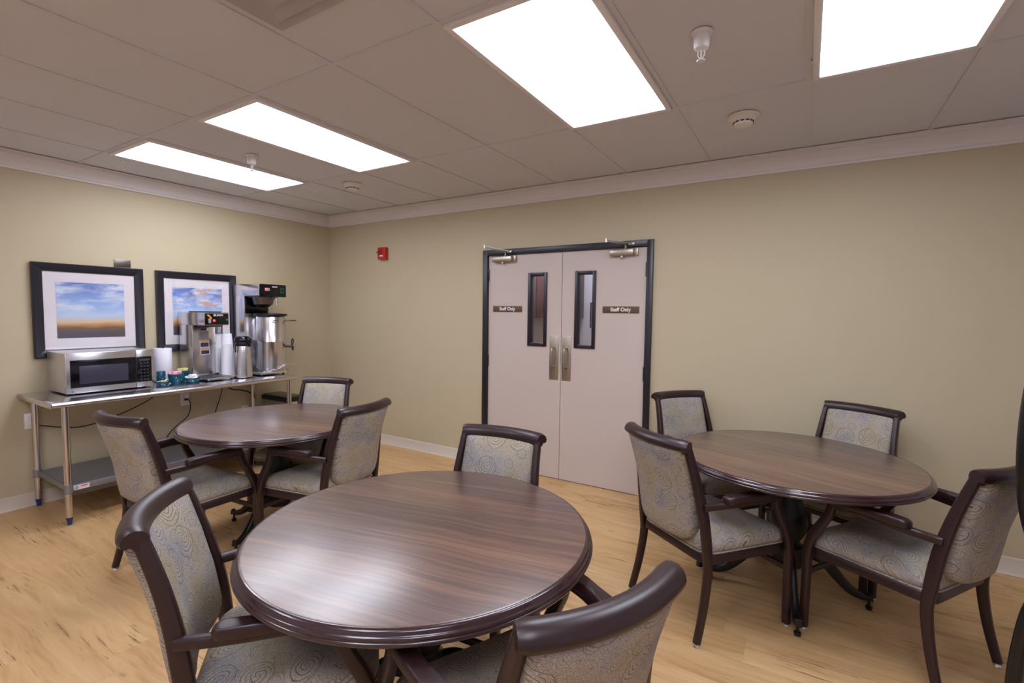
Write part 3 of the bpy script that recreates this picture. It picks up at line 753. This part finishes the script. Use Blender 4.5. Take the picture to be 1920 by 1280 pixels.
# ------------------------------------------------------------ stacks of foam cups
def cups(x, y, z0, n, r, pitch, hgt, group, label, name='foam_cup'):
    bm = bmesh.new(); lathe(bm, [(.001, hgt), (r*.79, hgt), (r*.80, hgt-.001), (r*.985, .006), (r*1.0, .004), (r*1.0, 0), (r*.985, .0), (r*.972, .005), (r*.785, hgt-.0015)], n=28)
    o = fin(bm, name, 'foam_white'); tag(o, label, 'cup', group); o.location = (x, y, z0)
    for k in range(1, n):
        c = o.copy(); COL.objects.link(c); c.location = (x, y, z0+k*pitch)
    c['label'] = 'topmost ' + label; o['label'] = 'bottom ' + label
cups(.13, -1.395, TZ+.001, 21, .047, .0135, .115, 'foam cups in left stack', 'white foam cup in the stack right behind the brewer column')
cups(.262, -1.366, TZ+.001, 15, .050, .0135, .115, 'foam cups in front stack', 'white foam cup in the lower stack beside the airpot')
cups(.13, -1.292, TZ+.001, 22, .050, .0135, .115, 'foam cups in tallest stack', 'white foam cup in the tallest stack beside the tall brewer')

# ------------------------------------------------------------ airpot
ap = E('airpot', (.44, -1.318, TZ), math.radians(20), 'brushed steel airpot with black pump lid in front of tall brewer', 'coffee airpot')
L('body', [(.078, .008), (.081, .012), (.081, .02), (.075, .18), (.070, .296), (.068, .302)], 'steel', ap, n=48)
L('base_ring', [(.081, 0), (.083, .003), (.083, .010), (.079, .012)], 'black', ap, n=48)
L('collar', [(.069, .296), (.072, .302), (.071, .325), (.070, .33)], 'black', ap, n=40)
bm = bmesh.new(); lathe(bm, [(.068, .328), (.070, .340), (.069, .362), (.062, .378), (.045, .386), (.01, .388)], n=36)
box(bm, (.055, 0, .345), (.06, .05, .055), .014, seg=3)
ld = fin(bm, 'pump_lid', 'black_gloss', ap)
L('spout', [(.008, -.03), (.009, 0)], 'black', ld, (.078, 0, .322), 14)
tube('carry_handle', [(0, -.070, .325), (0, -.088, .310), (0, -.092, .27), (0, -.086, .245)], .006, 'black', ap, 5, 8, (1, 0, 0))

# ------------------------------------------------------------ tall brewer with tea urn
tb = E('tall_brewer', (0.024, -1.03, TZ), 0, 'tall stainless brewer with black control face at right end of work table', 'coffee maker')
B('column', (.115, -.02, .45), (.175, .255, .80), 'steel', tb, .003)
hd = B('head', (.245, -.02, .820), (.44, .262, .112), 'steel', tb, .003)
B('control_face', (.468, -.015, .815), (.014, .268, .118), 'black_gloss', hd, .003)
B('lamp_bezel', (.4755, -.075, .825), (.003, .050, .028), 'label_grey', hd, .001)
L('red_lamp', [(.010, 0), (.009, .004), (.004, .006)], 'red_glow', hd, n=16, M=Matrix.Translation((.4765, -.084, .825)) @ Matrix.Rotation(PI/2, 4, 'Y'))
B('brand_strip', (.4755, .0, .852), (.002, .055, .008), 'label_white', hd)
bm = bmesh.new()
for c, s_ in (((.0, .022), (.030, .004)), ((0, -.022), (.030, .004)), ((-.013, 0), (.004, .044)), ((.013, 0), (.004, .044))): box(bm, (.476, .075+c[0], .820+c[1]), (.002, s_[0], s_[1]))
fin(bm, 'switch_outline', 'green_light', hd)
B('rocker_switch', (.4762, .078, .818), (.003, .012, .018), 'black', hd, .001)
L('brew_funnel', [(.03, .655), (.05, .66), (.085, .685), (.092, .72), (.096, .735), (.096, .755), (.06, .76)], 'steel_dark', tb, (.315, -.02, 0), 36)
tube('funnel_handle', [(.40, .02, .745), (.44, .03, .742), (.445, .032, .71), (.445, .032, .672)], .011, 'steel_soft', tb, 4, 12, (0, 1, 0))
B('funnel_rails', (.30, -.02, .757), (.2, .2, .012), 'steel_dark', tb, .002)
B('recess_shade', (.206, -.02, .675), (.006, .235, .165), 'black_gloss', tb, .002)  # black sheet painting in the dark of the recess under the head
B('base_tray', (.255, -.02, .026), (.44, .27, .022), 'steel', tb, .004)
for a in (.06, .45):
    for b in (-.13, .09): L('foot', [(.011, 0), (.010, .016)], 'black', tb, (a, b, 0), 12)
tube('wire_guard', [(.46, -.155, .036), (.50, -.155, .046), (.52, -.12, .048), (.52, .06, .048), (.49, .12, .046), (.46, .12, .036)], .004, 'steel_tube', tb, 5, 8)

ur = E('beverage_urn', (.378, -1.0, TZ+.039), 0, 'round stainless beverage urn with black lid and side tap under tall brewer', 'urn')
L('body', [(.125, .002), (.130, .006), (.132, .10), (.132, .28), (.133, .282), (.133, .288), (.132, .290), (.130, .530), (.126, .535)], 'steel', ur, n=64)
L('lid', [(.128, .534), (.148, .536), (.151, .544), (.148, .556), (.05, .562)], 'black', ur, n=48)
for q in (-1, 1):
    a = math.radians(-25 if q < 0 else 100)
for a in (math.radians(35),):
    c, s_ = math.cos(a), math.sin(a)
tube('side_handle', [(.10, .085, .488), (.125, .11, .49), (.13, .15, .49), (.12, .19, .49)], .007, 'steel_dark', ur, 4, 8)
tube('side_handle', [(.118, -.055, .478), (.150, -.062, .490), (.152, -.030, .492), (.130, -.012, .478)], .005, 'steel_dark', ur, 4, 8)
tp = tube('tap', [(.095, .085, .235), (.12, .11, .235), (.14, .13, .235), (.146, .134, .22), (.146, .134, .195)], .012, 'black', ur, 4, 12)
tube('tap_lever', [(.142, .132, .24), (.138, .126, .28), (.146, .136, .31), (.150, .14, .285), (.146, .134, .25)], .005, 'black', tp, 4, 8, (1, 0, 0))
tube('drain_pin', [(.08, .105, .055), (.10, .19, .052), (.10, .20, .048)], .003, 'steel_soft', ur, 3, 8)
th = math.radians(8)
text('maker_script', 'Curtis', .036, Matrix.Translation((.1335*math.cos(th), .1335*math.sin(th), .042)) @ Matrix.Rotation(th, 4, 'Z') @ FACE_E @ Matrix.Rotation(.35, 4, 'Z'), 'label_white', ur, .0015)

# ------------------------------------------------------------ power cords
def cord(pts, r, label): return tag(tube('power_cord', pts, r, 'rubber', None, 6, 8), label, 'cord')
cord([(.012, -2.655, .605), (.035, -2.60, .592), (.03, -2.50, .560), (.03, -2.384, .540), (.03, -2.248, .557), (.03, -2.174, .578), (.03, -2.028, .630), (.03, -1.893, .697), (.02, -1.84, .76), (.01, -1.82, .80)], .0042, 'black power cord draped along left wall from the lower left outlet')
cord([(.02, -1.614, .655), (.035, -1.600, .640), (.035, -1.584, .582), (.03, -1.609, .487), (.03, -1.699, .419), (.03, -1.76, .36), (.03, -1.80, .30)], .0042, 'black power cord drooping from outlet under middle of work table')
cord([(.03, -1.27, .79), (.03, -1.293, .705), (.03, -1.326, .594), (.03, -1.363, .485), (.03, -1.38, .40), (.03, -1.39, .30)], .0042, 'straight black power cord hanging behind the round table, under the airpot')
cord([(.018, -1.25, .78), (.018, -1.226, .705), (.018, -1.17, .675), (.018, -1.111, .665), (.018, -1.013, .625), (.018, -.965, .56), (.018, -.975, .50), (.02, -1.05, .455), (.012, -1.06, .44)], .006, 'thick black power cord looping to low outlet behind right table legs')
pg = E('plug_adapter', (.0095, -1.617, .672), 0, 'grey white plug adapter in outlet under middle of work table', 'plug')
B('adapter_body', (.014, 0, 0), (.026, .034, .034), 'ivory', pg, .008); B('plug_body', (.016, .0, -.028), (.02, .026, .02), 'black', pg, .005)

# ============================================================ round tables
def round_table(loc, rz, foot, label):
    t = E('round_table', (loc[0], loc[1], 0), rz, label, 'table', 'round dining tables')
    TT = .745
    L('tabletop', [(.02, TT-.022), (.556, TT-.022), (.5575, TT-.008), (.5560, TT-.001), (.5520, TT), (0.0001, TT)], 'table_wood', t, n=128)
    L('moulded_edge', [(.5560, TT-.001), (.5580, TT-.0006), (.5650, TT-.003), (.5690, TT-.008), (.5695, TT-.013), (.5730, TT-.015), (.5760, TT-.018), (.5770, TT-.023), (.5755, TT-.026), (.5790, TT-.028), (.5800, TT-.033), (.5770, TT-.038), (.5640, TT-.041), (.540, TT-.041), (.540, TT-.0225), (.5565, TT-.0225), (.5565, TT-.002)], 'edge_wood', t, n=128, smooth=60)
    bm = bmesh.new()
    box(bm, (0, 0, TT-.046), (.60, .07, .045), .004); box(bm, (0, 0, TT-.046), (.07, .60, .045), .004)
    fin(bm, 'support_frame', 'table_black', t)
    L('pedestal_column', [(.10, TT-.068), (.10, TT-.085), (.055, TT-.10), (.05, .55), (.062, .50), (.085, .44), (.092, .39), (.080, .34), (.055, .30), (.06, .285), (.075, .27), (.078, .18), (.07, .165), (.02, .16)], 'table_black', t, n=36)
    for k in range(4):
        a = foot+k*PI/2
        bm = bmesh.new()
        path = [(.05, 0, .235), (.11, 0, .245), (.17, 0, .215), (.23, 0, .145), (.29, 0, .085), (.345, 0, .062), (.385, 0, .066)]
        sweep(bm, crom(path, 5), rrect(.036, .062, .012, 3), (0, 0, 1), lambda t_: (1-.15*t_, 1.25-.85*t_+.2*(t_ > .95)))
        bmesh.ops.rotate(bm, cent=(0, 0, 0), matrix=Matrix.Rotation(a, 3, 'Z'), verts=bm.verts)
        lg = fin(bm, 'leg', 'table_black', t)
        L('levelling_foot', [(.012, 0), (.015, .004), (.015, .018), (.007, .022), (.007, .055)], 'black', lg, (.372*math.cos(a), .372*math.sin(a), 0), 16)
    return t
T1 = (3.775, -2.590); T2 = (1.868, -1.900); T3 = (4.842, -.925)
rt = round_table(T1, math.radians(11.6), math.radians(30), 'round dark walnut table in the foreground, closest to the viewer')
t2 = dup(rt, (T2[0], T2[1], 0), math.radians(15), 'round dark walnut table in front of the steel work table, back left')
dup(rt, (T3[0], T3[1], 0), math.radians(-20.5), 'round dark walnut table right of the double doors')
for ch in t2.children:
    if ch.name.startswith('leg'): ch.rotation_euler = (0, 0, math.radians(-27.8))   # its base stands turned against the grain of its top

# ============================================================ chairs
def post_y(z): # centre line of the back posts
    pts = [(.40, -.222), (.50, -.230), (.64, -.252), (.76, -.283), (.88, -.322)]
    for (a, b), (c, d) in zip(pts, pts[1:]):
        if z <= c: return b+(d-b)*(z-a)/(c-a)
    return pts[-1][1]
def make_chair(label):
    t = E('dining_armchair', (0, 0, 0), 0, label, 'chair', 'dark framed armchairs with paisley upholstery')
    # seat frame
    so = resample(rpoly([(-.262, .225), (-.228, -.235), (.228, -.235), (.262, .225)], [.03, .06, .06, .03], 5), .04)
    bm = cushion(so, [(.012, .352), (.0, .356), (.0, .396), (.004, .400), (.05, .400)]); fin(bm, 'seat_frame', 'chair_wood', t, smooth=50)
    # seat cushion with crowned top
    co = resample(rpoly([(-.254, .252), (-.222, -.232), (.222, -.232), (.254, .252)], [.07, .08, .08, .07], 6), .03)
    lv = [(.012, .398), (.002, .404), (-.004, .418), (-.004, .432), (.004, .446), (.016, .456), (.034, .464), (.06, .4705), (.085, .4745), (.12, .478), (.17, .481), (.21, .482)]
    bm = cushion(co, lv); cu = fin(bm, 'seat_cushion', 'fabric_seat', t, smooth=70)
    bm = bmesh.new(); sweep(bm, [(x*1.008, y*1.008, .402) for x, y in co], circ(.0045, 6), (0, 0, 1), closed=True); fin(bm, 'piping', 'fabric_seat', cu, smooth=70)
    # back panel
    po = resample(rpoly([(-.184, .890), (-.184, .66), (-.184, .445), (.184, .445), (.184, .66), (.184, .890)], [.012, .02, .085, .085, .02, .012], 6), .03)
    def fm(x, z, d):
        return (x, post_y(z)-.012-.044*(1-(x/.205)**2)+d, z)
    bm = cushion(po, [(.17, -.030), (.10, -.030), (.05, -.029), (.015, -.026), (.003, -.018), (.0, -.006), (.0, .014), (.004, .026), (.014, .034), (.03, .040), (.06, .045), (.10, .048), (.17, .050)], fm)
    fin(bm, 'back_panel', 'fabric_back', t, smooth=70)
    # posts with rear legs
    for s_ in (-1, 1):
        path = crom([(s_*.238, -.278, .014), (s_*.232, -.240, .16), (s_*.226, -.216, .32), (s_*.224, -.222, .42), (s_*.219, -.238, .55), (s_*.209, -.258, .66), (s_*.200, -.286, .77), (s_*.193, -.325, .890)], 5)
        bm = bmesh.new(); sweep(bm, path, rrect(.042, .028, .007, 2), (1, 0, 0), lambda q: (.72+.42*min(1, q*2)-.8*max(0, q-.6), .95))
        lg = fin(bm, 'rear_leg', 'chair_wood', t, smooth=45)
        L('glide', [(.015, 0), (.016, .003), (.013, .008), (.012, .016)], 'glide', lg, (s_*.238, -.278, 0), 14)
    # scrolled crest rail, curved in plan
    sec = [(.018, -.031), (.023, -.020), (.023, .0), (.018, .015), (.006, .026), (-.010, .030), (-.026, .027), (-.040, .016), (-.047, .0), (-.044, -.013), (-.034, -.019), (-.024, -.017), (-.016, -.024), (-.014, -.031)]
    path = [(x, -.322-.046*(1-(x/.207)**2), .897) for x in [(-.207+.414*k/24) for k in range(25)]]
    bm = bmesh.new(); n = len(path); rings = []
    for i, p in enumerate(path):
        q0 = Vector(path[max(i-1, 0)]); q1 = Vector(path[min(i+1, n-1)]); tt = (q1-q0).normalized(); fr_ = Vector((-tt.y, tt.x, 0))
        e = abs(p[0])/.207; k = 1 if e < .985 else .86
        rings.append([bm.verts.new(Vector(p)+fr_*a*k+Vector((0, 0, b*k))) for a, b in sec])
    m = len(sec)
    for a, b in zip(rings, rings[1:]):
        for j in range(m): bm.faces.new((a[j], a[(j+1) % m], b[(j+1) % m], b[j]))
    bm.faces.new(rings[0]); bm.faces.new(rings[-1]); fin(bm, 'crest_rail', 'chair_wood', t, smooth=50)
    # arms and front legs
    for s_ in (-1, 1):
        bm = bmesh.new()
        ap_ = crom([(s_*.222, -.250, .622), (s_*.240, -.18, .626), (s_*.262, -.08, .634), (s_*.276, .03, .640), (s_*.278, .12, .636)], 5)
        sweep(bm, ap_, rrect(.030, .030, .006, 2), (0, 0, 1))
        ar = fin(bm, 'arm', 'chair_wood', t, smooth=45)
        pd = resample(rpoly([(-.026, -.15), (.026, -.15), (.026, .15), (-.026, .15)], [.024, .024, .02, .02], 5), .03)
        def pm(x, y, z):
            q = (y+.15)/.30; cxp = s_*(.256+.024*math.sin(q*1.9)*1.0); return (cxp+x, -.012+y, z+.006*math.sin(q*PI))
        bm = cushion(pd, [(.006, .640), (.0, .644), (.0, .660), (.003, .667), (.010, .671), (.02, .672)], pm)
        fin(bm, 'arm_pad', 'chair_wood', ar, smooth=50)
        path = crom([(s_*.278, .128, .640), (s_*.279, .142, .585), (s_*.280, .176, .52), (s_*.279, .212, .45), (s_*.278, .228, .38), (s_*.278, .230, .25), (s_*.279, .232, .014)], 5)
        bm = bmesh.new(); sweep(bm, path, rrect(.038, .032, .007, 2), (1, 0, 0), lambda q: (.95+.15*math.exp(-((q-.45)/.2)**2)-.25*max(0, q-.6), 1))
        lg = fin(bm, 'front_leg', 'chair_wood', t, smooth=45)
        L('glide', [(.015, 0), (.016, .003), (.013, .008), (.012, .016)], 'glide', lg, (s_*.279, .232, 0), 14)
    bm = bmesh.new(); box(bm, (0, .226, .282), (.53, .018, .026), .004); fin(bm, 'front_stretcher', 'chair_wood', t)
    return t
CH = [
 ((4.493, -1.259), -36.3, 'paisley armchair seen from behind at the left side of the table right of the doors'),
 ((5.273, -1.107), 56.85, 'paisley armchair seen from behind at the right side of the table right of the doors'),
 ((4.377, -0.463), -129.6, 'paisley armchair beside the door frame, facing the viewer across the right table'),
 ((5.044, -0.434), 153.4, 'paisley armchair with its back to the plain wall, facing the viewer across the right table'),
 ((1.81, -2.425), 5.15, 'paisley armchair left of the back left table, in front of the work table legs'),
 ((2.293, -1.868), 97.7, 'paisley armchair right of the back left table, seen from behind against the back wall'),
 ((1.659, -1.559), -158.1, 'paisley armchair beyond the back left table near the room corner'),
 ((3.69, -2.247), -175.1, 'paisley armchair at the far side of the foreground table before the double doors'),
 ((3.519, -2.926), -38.54, 'large foreground paisley armchair at lower left with its front side visible'),
 ((4.255, -2.78), 63.85, 'foreground paisley armchair at bottom centre right, seen from behind with wide curved rail'),
]
c0 = None
for (p, a, lab) in CH:
    if c0 is None:
        c0 = make_chair(lab); c0.location = (*p, 0); c0.rotation_euler = (0, 0, math.radians(a))
    else: dup(c0, (*p, 0), math.radians(a), lab)

# ------------------------------------------------------------ tall black chair at the right edge
az = math.radians(17.2)                 # the back stands along this bearing, seat towards the right wall
bc = E('oval_back_chair', (5.616, -1.61, 0), -az-.35, 'black chair with tall oval back and curved rear legs, cut by right edge of view', 'chair')
# local: +y along the width of the back, +x the way the chair faces
ov = [(.235*math.cos(2*PI*i/48), 1.107+.41*math.sin(2*PI*i/48)) for i in range(48)]
def bk(y, z, d): return (-d, y, z)
bm = cushion(ov, [(.09, -.050), (.04, -.048), (.012, -.040), (.0, -.026), (.0, .026), (.012, .040), (.04, .048), (.09, .050)], bk)
fin(bm, 'back', 'black', bc, smooth=60)
so = resample(rpoly([(.0, -.22), (.46, -.25), (.46, .25), (.0, .22)], .07, 5), .04)
bm = cushion(so, [(.01, .42), (0, .43), (0, .47), (.01, .485), (.05, .495), (.12, .5), (.2, .5)]); fin(bm, 'seat', 'black', bc, smooth=60)
for s_ in (-1, 1):
    bm = bmesh.new(); sweep(bm, crom([(.20, s_*.19, .735), (.13, s_*.195, .738), (.06, s_*.20, .70), (.015, s_*.20, .60), (-.005, s_*.20, .47), (-.014, s_*.20, .33), (-.012, s_*.20, .16), (.0, s_*.20, 0)], 6), rrect(.036, .040, .013, 3), (0, 1, 0)); fin(bm, 'rear_leg', 'black', bc, smooth=50)
    bm = bmesh.new(); sweep(bm, crom([(.42, s_*.21, .43), (.435, s_*.215, .22), (.44, s_*.22, 0)], 5), rrect(.034, .034, .008, 2), (0, 1, 0)); fin(bm, 'front_leg', 'black', bc, smooth=50)
    bm = bmesh.new(); sweep(bm, crom([(.10, s_*.195, .735), (.05, s_*.18, .80), (.0, s_*.15, .86)], 5), rrect(.03, .03, .008, 2), (0, 1, 0)); fin(bm, 'back_post', 'black', bc, smooth=50)
